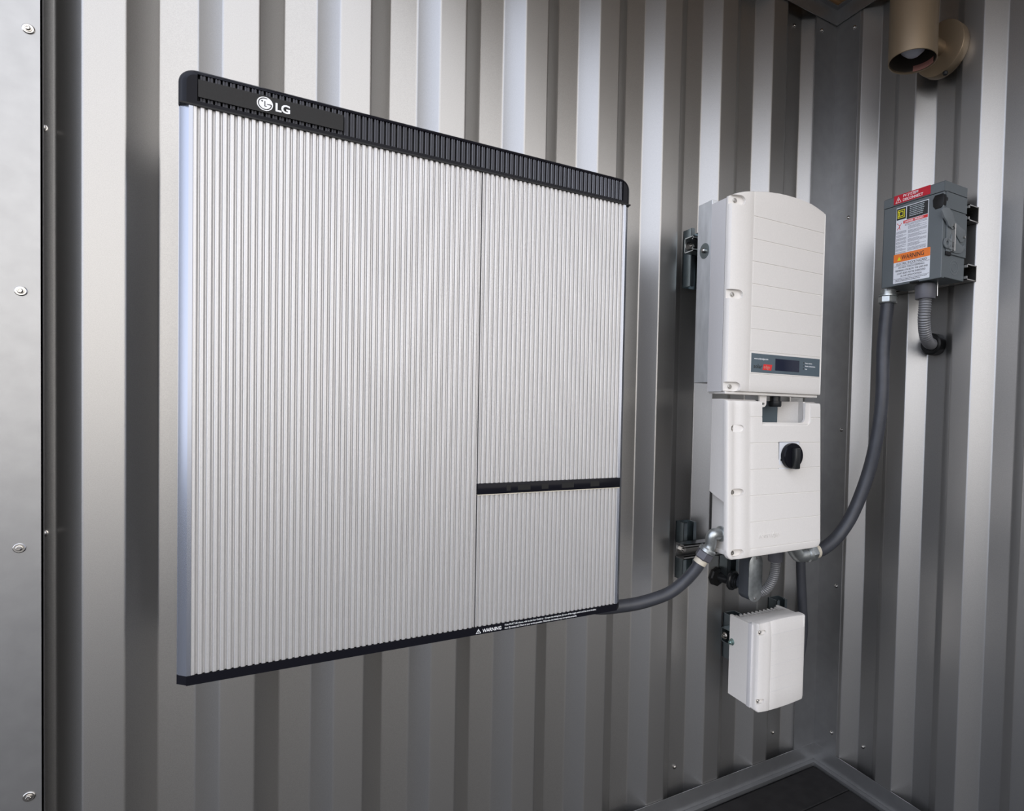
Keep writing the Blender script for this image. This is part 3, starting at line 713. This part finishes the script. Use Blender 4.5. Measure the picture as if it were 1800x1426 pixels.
# ---------------------------------------------------------------- grey safety disconnect on the right wall
pv = thing('safety_disconnect', 'grey metal disconnect box with red, black and orange warning labels on right wall', 'electrical box', (-.09, -.40, 1.497))
xf, xr, ya_, yb_ = -.1400, -.0430, -.3150, -.4850   # front, rear, far side, near side
b = new(); bx(b, xf+.003, xr, yb_, ya_, 1.4980, 1.7060, .0008, 1); obj('box', b, ENCL, pv, 0)
b = new(); bx(b, xf, xf+.003, yb_-.0005, ya_+.0015, 1.4950, 1.7050, .0008, 1)
bx(b, xf, xf+.018, ya_, ya_+.0015, 1.497, 1.705); bx(b, xf+.0005, xf+.012, yb_-.0010, yb_-.0001, 1.4955, 1.6250, .0003, 1)
obj('door', b, ENCL, pv, 0)
b = new()
bx(b, xf+.010, xr, yb_-.0021, yb_+.001, 1.6670, 1.7080); prism(b, [(xf+.001, 1.7065), (xf+.001, 1.7270), (xf+.006, 1.7310), (xr-.001, 1.7310), (xr-.001, 1.7065)], 1, yb_-.0021, yb_-.0009)
prism(b, [(xf-.001, 1.7060), (xf-.001, 1.7280), (xf+.004, 1.7320), (xr, 1.7320), (xr, 1.7060)], 1, yb_-.0012, ya_+.0015)
obj('rain_hood', b, ENCL, pv, 0)
b = new(); lathe(b, [(0, 0), (.0330, 0), (.0350, .004), (.0350, .008), (.0320, .0100), (0, .0110)], (-.0840, -.3920, 1.7318), (0, 0, 1), 34); obj('hub_cap', b, ENCL, pv, 30)
b = new(); prism(b, [(-.4990, 1.672), (-.5015, 1.690), (-.4980, 1.7005), (-.4760, 1.7005), (-.4700, 1.690), (-.4720, 1.6735), (-.4780, 1.6660), (-.4930, 1.6660)][::-1], 0, xf-.0015, xf+.016, .0012)
bmesh.ops.translate(b, verts=b.verts[:], vec=(0, .0135, 0)); obj('defeat_cover', b, SATBLACK, pv, 30)
# side lever, cam plate and hasp
yy = yb_-.0006
b = new(); bx(b, -.1270, xr, yy-.0030, yy, 1.5560, 1.6620, .0006, 1); obj('lever_plate', b, ENCL, pv, 0)
b = new()
prism(b, [(-.157, 1.653), (-.152, 1.660), (-.138, 1.664), (-.126, 1.664), (-.112, 1.655), (-.104, 1.642), (-.103, 1.632), (-.108, 1.625), (-.119, 1.619), (-.127, 1.622), (-.135, 1.632), (-.146, 1.638)][::-1], 1, yy-.0030, yy-.0080, .0006)
lev = obj('operating_lever', b, ENCL2, pv, 25)
b = new(); prism(b, [(-.125, 1.640), (-.104, 1.640), (-.075, 1.628), (-.054, 1.623), (-.050, 1.612), (-.054, 1.605), (-.060, 1.594), (-.072, 1.590), (-.100, 1.612), (-.119, 1.622)][::-1], 1, yy-.0025, yy-.0060, .0006); obj('lever_arm', b, ENCL2, pv, 25)
b = new(); prism(b, [(-.107, 1.612), (-.072, 1.585), (-.060, 1.583), (-.053, 1.590), (-.052, 1.580), (-.060, 1.570), (-.072, 1.563), (-.092, 1.561), (-.110, 1.563), (-.113, 1.585)][::-1], 1, yy-.0025, yy-.0055, .0006); obj('cam_plate', b, ENCL2, pv, 25)
b = new(); lathe(b, [(.0055, 0), (.0130, 0), (.0130, .003), (.0055, .003), (.0055, 0)], (-.1270, yy-.0030, 1.5800), (0, -1, 0), 22); bx(b, -.127, -.108, yy-.006, yy-.003, 1.586, 1.5925); bx(b, -.127, -.108, yy-.006, yy-.003, 1.5675, 1.573); obj('padlock_hasp', b, ENCL2, pv, 25)
b = new(); bx(b, -.1085, -.1060, yy-.0140, yy-.0020, 1.5620, 1.6290, .0004, 1); obj('stop_flange', b, BOLT, pv, 0)
b = new(); lathe(b, [(0, 0), (.0035, 0), (.0030, .004), (0, .005)], (-.0600, yy-.0060, 1.6050), (0, -1, 0), 14); obj('pivot_rivet', b, BOLT, pv, 40)
b = new()
for r in (.0175, .0100): lathe(b, [(r-.0008, 0), (r-.0008, .0006), (r+.0008, .0006), (r+.0008, 0)], (-.0870, yb_, 1.5270), (0, -1, 0), 28)
obj('knockout_rings', b, ENCL2, pv, 30)
b = new(); bx(b, -.128, -.108, yy-.0045, yy, 1.5520, 1.5610, .0004, 1); obj('lever_stop', b, SATBLACK, pv, 0)
b = new(); bx(b, xf-.006, xf+.010, -.4260, -.4020, 1.4930, 1.4975, .001, 1); obj('door_latch', b, SATBLACK, pv, 0)
b = new(); tube(b, [Vector((-.098, -.4500, 1.498)), Vector((-.098, -.4505, 1.460))], .0012, 10); obj('drain_pin', b, BOLT, pv, 40)
# labels on the door, in the plane x = xf
XD, ZD = (0, -1, 0), (0, 0, 1)
def lab(name, y0, y1, z0, z1, m, parent, d=0, th=.0004, r=.0008):
    b = new(); prism(b, rrect(y0, y1, z0, z1, r, 3), 0, xf-d, xf-d-th); return obj(name, b, m, parent, 0)
b = new(); prism(b, rrect(-.4500, -.3450, 1.7085, 1.7310, .001, 3), 0, xf-.0012, xf-.0020); rl = obj('red_label', b, REDINK, pv, 0)
b = new(); text(b, 'PV SYSTEM', (xf-.0021, -.3730, 1.7215), XD, ZD, .0098, squeeze=.93, off=.0001); text(b, 'DISCONNECT', (xf-.0021, -.3720, 1.7115), XD, ZD, .0098, squeeze=.93, off=.0001)
def tri_b(bm, yc, zb, wd, h, x, t=.0010, bolt=True):
    A = [(yc+wd/2, zb), (yc-wd/2, zb), (yc, zb+h)]
    for p, q in zip(A, A[1:]+A[:1]):
        d = (Vector(q)-Vector(p)).normalized(); n = Vector((d.y, -d.x))*t
        prism(bm, [p, q, tuple(Vector(q)+n), tuple(Vector(p)+n)], 0, x, x-.0003)
    if bolt: prism(bm, [(yc+.001, zb+h*.62), (yc-.0012, zb+h*.62), (yc-.0002, zb+h*.42), (yc-.0016, zb+h*.42), (yc+.0006, zb+h*.14), (yc+.0002, zb+h*.34), (yc+.0014, zb+h*.34)], 0, x, x-.0003)
tri_b(b, -.3590, 1.7110, .0170, .0155, xf-.0021)
obj('red_label_lettering', b, WHITEINK, rl, 0)
wl = lab('data_label', -.4460, -.3530, 1.5700, 1.6975, PAPER, pv, 0)
b = new(); bx(b, xf-.0008, xf-.0003, -.3815, -.3545, 1.6655, 1.6955); bx(b, xf-.0008, xf-.0003, -.4445, -.3845, 1.6620, 1.6955); obj('black_panels', b, BLACKINK, wl, 0)
b = new(); yc, zc = -.3680, 1.6805
for h, th in ((.0105, .0018), (.0064, .0020)):
    for q in (-1, 1):
        c0, c1 = sorted((q*h, q*(h-th)))
        bx(b, xf-.0011, xf-.0007, yc-h, yc+h, zc+c0, zc+c1); bx(b, xf-.0011, xf-.0007, yc+c0, yc+c1, zc-h+th, zc+h-th)
for q in (-1, 1): bx(b, xf-.0011, xf-.0007, yc+.0060, yc+.0084, zc+q*.0053-.0010, zc+q*.0053+.0010)
obj('maker_square', b, YELLOW, wl, 0)
def squiggles(bm, y0, y1, z, h, x, n, rnd, th=.0003):
    """illegible small print: word-length strokes"""
    y = y0
    while y > y1:
        wln = rnd.uniform(.0018, .0052); ye = max(y1, y-wln)
        bx(bm, x-th, x, ye, y, z, z+h); y = ye-.0009
rnd = random.Random(3)
b = new()
for k in range(6): squiggles(b, -.3925, -.4355+rnd.uniform(0, .006), 1.6905-k*.0046, .0020, xf-.0008, 0, rnd)
obj('pale_small_print', b, GREYINK, wl, 0)
b = new(); bx(b, xf-.0008, xf-.0003, -.4445, -.3750, 1.6530, 1.6605); dg = obj('danger_band', b, REDMARK, wl, 0)
b = new(); text(b, 'DANGER / PELIGRO', (xf-.0009, -.3790, 1.6545), XD, ZD, .0062, squeeze=.98, off=.0001); obj('danger_lettering', b, WHITEINK, dg, 0)
b = new()
for k in range(2): squiggles(b, -.3800, -.4430, 1.6495-k*.0030, .0012, xf-.0005, 0, rnd)
z = 1.6430; k = 0
while z > 1.5735:
    if k % 5 != 4: squiggles(b, -.3900+.0, -.4425+(rnd.random() < .3)*.02, z, .0009, xf-.0005, 0, rnd)
    if k % 4 != 3 and z < 1.634: squiggles(b, -.3545, -.3845+(rnd.random() < .3)*.01, z, .0009, xf-.0005, 0, rnd)
    z -= .00225; k += 1
obj('small_print', b, mat('grey_print', (.25, .25, .28), .6), wl, 0)
b = new(); tube(b, [Vector((xf-.0006, -.3570, 1.6405)), Vector((xf-.0006, -.3640, 1.6480)), Vector((xf-.0006, -.3700, 1.6560))], .0007, 6); tube(b, [Vector((xf-.0006, -.3660, 1.6500)), Vector((xf-.0006, -.3600, 1.6530))], .0006, 6); tube(b, [Vector((xf-.0006, -.3640, 1.6480)), Vector((xf-.0006, -.3655, 1.6400))], .0006, 6); cyl(b, (xf-.0003, -.3580, 1.6560), (-1, 0, 0), .0013, .0005, 10)
obj('shock_figure', b, REDMARK, wl, 0)
ol = lab('warning_label', -.4550, -.3500, 1.5005, 1.5765, PAPER, pv, .0004, r=.002)
b = new(); prism(b, rrect(-.4550, -.3500, 1.5550, 1.5765, .001, 3), 0, xf-.0008, xf-.0012); ob = obj('orange_band', b, ORANGE, ol, 0)
b = new(); text(b, 'WARNING', (xf-.0013, -.3735, 1.5600), XD, ZD, .0162, squeeze=.83, off=.0001); obj('warning_word', b, BLACKINK, ob, 0)
b = new(); prism(b, [(-.3610, 1.5590), (-.3720, 1.5590), (-.3665, 1.5690)], 0, xf-.0012, xf-.0015); tr = obj('warning_triangle', b, YELLOW, ob, 0)
b = new()
text(b, 'ELECTRIC SHOCK HAZARD', (xf-.0009, -.4025, 1.5465), XD, ZD, .0086, 'CENTER', squeeze=.83)
for i, s_ in enumerate(('DO NOT TOUCH TERMINALS', 'TERMINALS ON BOTH THE LINE AND', 'LOAD SIDES MAY BE ENERGIZED', 'IN THE OPEN POSITION')): text(b, s_, (xf-.0009, -.4025, 1.5375-i*.0075), XD, ZD, .0066, 'CENTER', squeeze=.85)
for zz in (1.5445, 1.5120): bx(b, xf-.0011, xf-.0008, -.4535, -.3515, zz-.0003, zz+.0003)
squiggles(b, -.3560, -.4480, 1.5080, .0013, xf-.0008, 0, rnd); squiggles(b, -.3560, -.4300, 1.5045, .0013, xf-.0008, 0, rnd)
obj('warning_lettering', b, BLACKINK, ol, 0)
# wall struts that carry the disconnect
for za, zb_, lb in ((1.651, 1.691, 'upper level strut end showing behind the grey disconnect, right wall'), (1.502, 1.542, 'lower level strut end showing behind the grey disconnect, right wall')):
    t = thing('strut_rail', lb, 'strut', (-.02, -.38, za), 'struts behind the disconnect')
    b = new(); tk = .0025
    bx(b, -.003, -.0005, -.4930, -.250, za, zb_); bx(b, -.0425, -.0005, -.4930, -.250, za, za+tk); bx(b, -.0425, -.0005, -.4930, -.250, zb_-tk, zb_)
    bx(b, -.0425, -.0400, -.4930, -.250, za, za+.009); bx(b, -.0425, -.0400, -.4930, -.250, zb_-.009, zb_)
    obj('channel', b, BOLT, t, 0)
# ribbed flex from the disconnect into the wall
t = thing('metal_flex_conduit', 'ribbed grey flexible conduit from the disconnect down into a black wall grommet', 'conduit', (-.05, -.40, 1.33))
A = catmull([(-.1000, -.4180, 1.4700), (-.1000, -.4180, 1.4350), (-.0960, -.4140, 1.4050), (-.0700, -.4020, 1.3680), (-.0300, -.3850, 1.3530), (.0050, -.3730, 1.3520), (.0450, -.3650, 1.3520)])
b = new(); tube(b, A, .0148, 24, rib=.0010, pitch=.0062); obj('hose', b, FLEX, t, 60)
b = new(); lathe(b, [(0, 0), (.0235, 0), (.0245, .003), (.0260, .030), (.0260, .0345), (.0225, .0345), (.0225, .0385), (0, .0385)], (-.1000, -.4180, 1.4560), (0, 0, 1), 28); obj('gland', b, PVCFIT, t, 35)
b = new(); lathe(b, [(0, 0), (.0280, 0), (.0300, .004), (.0300, .030), (.0260, .0345), (.0170, .0345), (.0165, .030), (0, .030)], (.0380, -.3640, 1.3530), (-1, -.05, 0), 28); obj('wall_grommet', b, SATBLACK, t, 35)

# ---------------------------------------------------------------- cylinder wall lamp
t = thing('wall_lamp', 'bronze cylinder downlight with round wall plate under the ceiling, right wall', 'lamp', (-.09, -.385, 2.06))
R1 = .0590; cc = (-.1450, -.3880, 2.0600)
b = new(); lathe(b, [(R1-.0030, .0020), (R1-.0015, 0), (R1, .0010), (R1, .2700), (R1-.002, .2740), (0, .2740), (0, .2600), (R1-.0030, .2600), (R1-.0030, .0020)], cc, (0, 0, 1), 56); obj('cylinder_shade', b, BRONZE, t, 40)
b = new(); lathe(b, [(R1-.0034, .0060), (R1-.0034, .2550), (.030, .2550)], cc, (0, 0, 1), 48); lin = obj('shade_lining', b, BRONZEIN, t, 40)
b = new(); lathe(b, [(0, .0140), (.0170, .0180), (.0290, .0290), (.0335, .0440), (.0320, .0600), (.0200, .1150), (.0160, .1400), (.0160, .1600), (0, .1600)], cc, (0, 0, 1), 32); obj('bulb', b, BULB, t, 50)
b = new(); lathe(b, [(0, .1600), (.0200, .1600), (.0200, .2550), (0, .2550)], cc, (0, 0, 1), 24); obj('socket', b, BULB, t, 40)
b = new(); lathe(b, [(0, -.002), (.0680, -.002), (.0700, .002), (.0700, .0240), (.0690, .0255), (.0660, .0262), (0, .0262)], (-.0020, -.3830, 2.1360), (-1, 0, 0), 56); obj('wall_plate', b, BRONZE, t, 35)
b = new(); cyl(b, (-.0265, -.3830, 2.1360), (-1, 0, 0), .0200, .0640, 30); obj('arm', b, BRONZE, t, 35)
b = new()
for k in range(10):
    a0, a1 = math.radians(-28+k*6.2), math.radians(-28+(k+1)*6.2); q = R1-.0042
    bb = bmesh.new(); vv = [bb.verts.new((cc[0]+r_*math.cos(a), cc[1]+r_*math.sin(a), z_)) for r_, a, z_ in ((q, a0, 2.0640), (q, a1, 2.0640), (q, a1, 2.0790), (q, a0, 2.0790), (q+.0005, a0, 2.0640), (q+.0005, a1, 2.0640), (q+.0005, a1, 2.0790), (q+.0005, a0, 2.0790))]
    for f in ((0, 1, 2, 3), (7, 6, 5, 4), (0, 4, 5, 1), (1, 5, 6, 2), (2, 6, 7, 3), (3, 7, 4, 0)): bb.faces.new([vv[i] for i in f])
    merge(b, bb)
obj('warning_sticker', b, PINK, t, 0)
b = new(); lathe(b, [(0, 0), (.0060, 0), (.0070, .003), (.0050, .008), (0, .009)], (-.0300, -.4050, 2.0640), (0, 0, -1), 18); obj('knurled_screw', b, SATBLACK, t, 40)
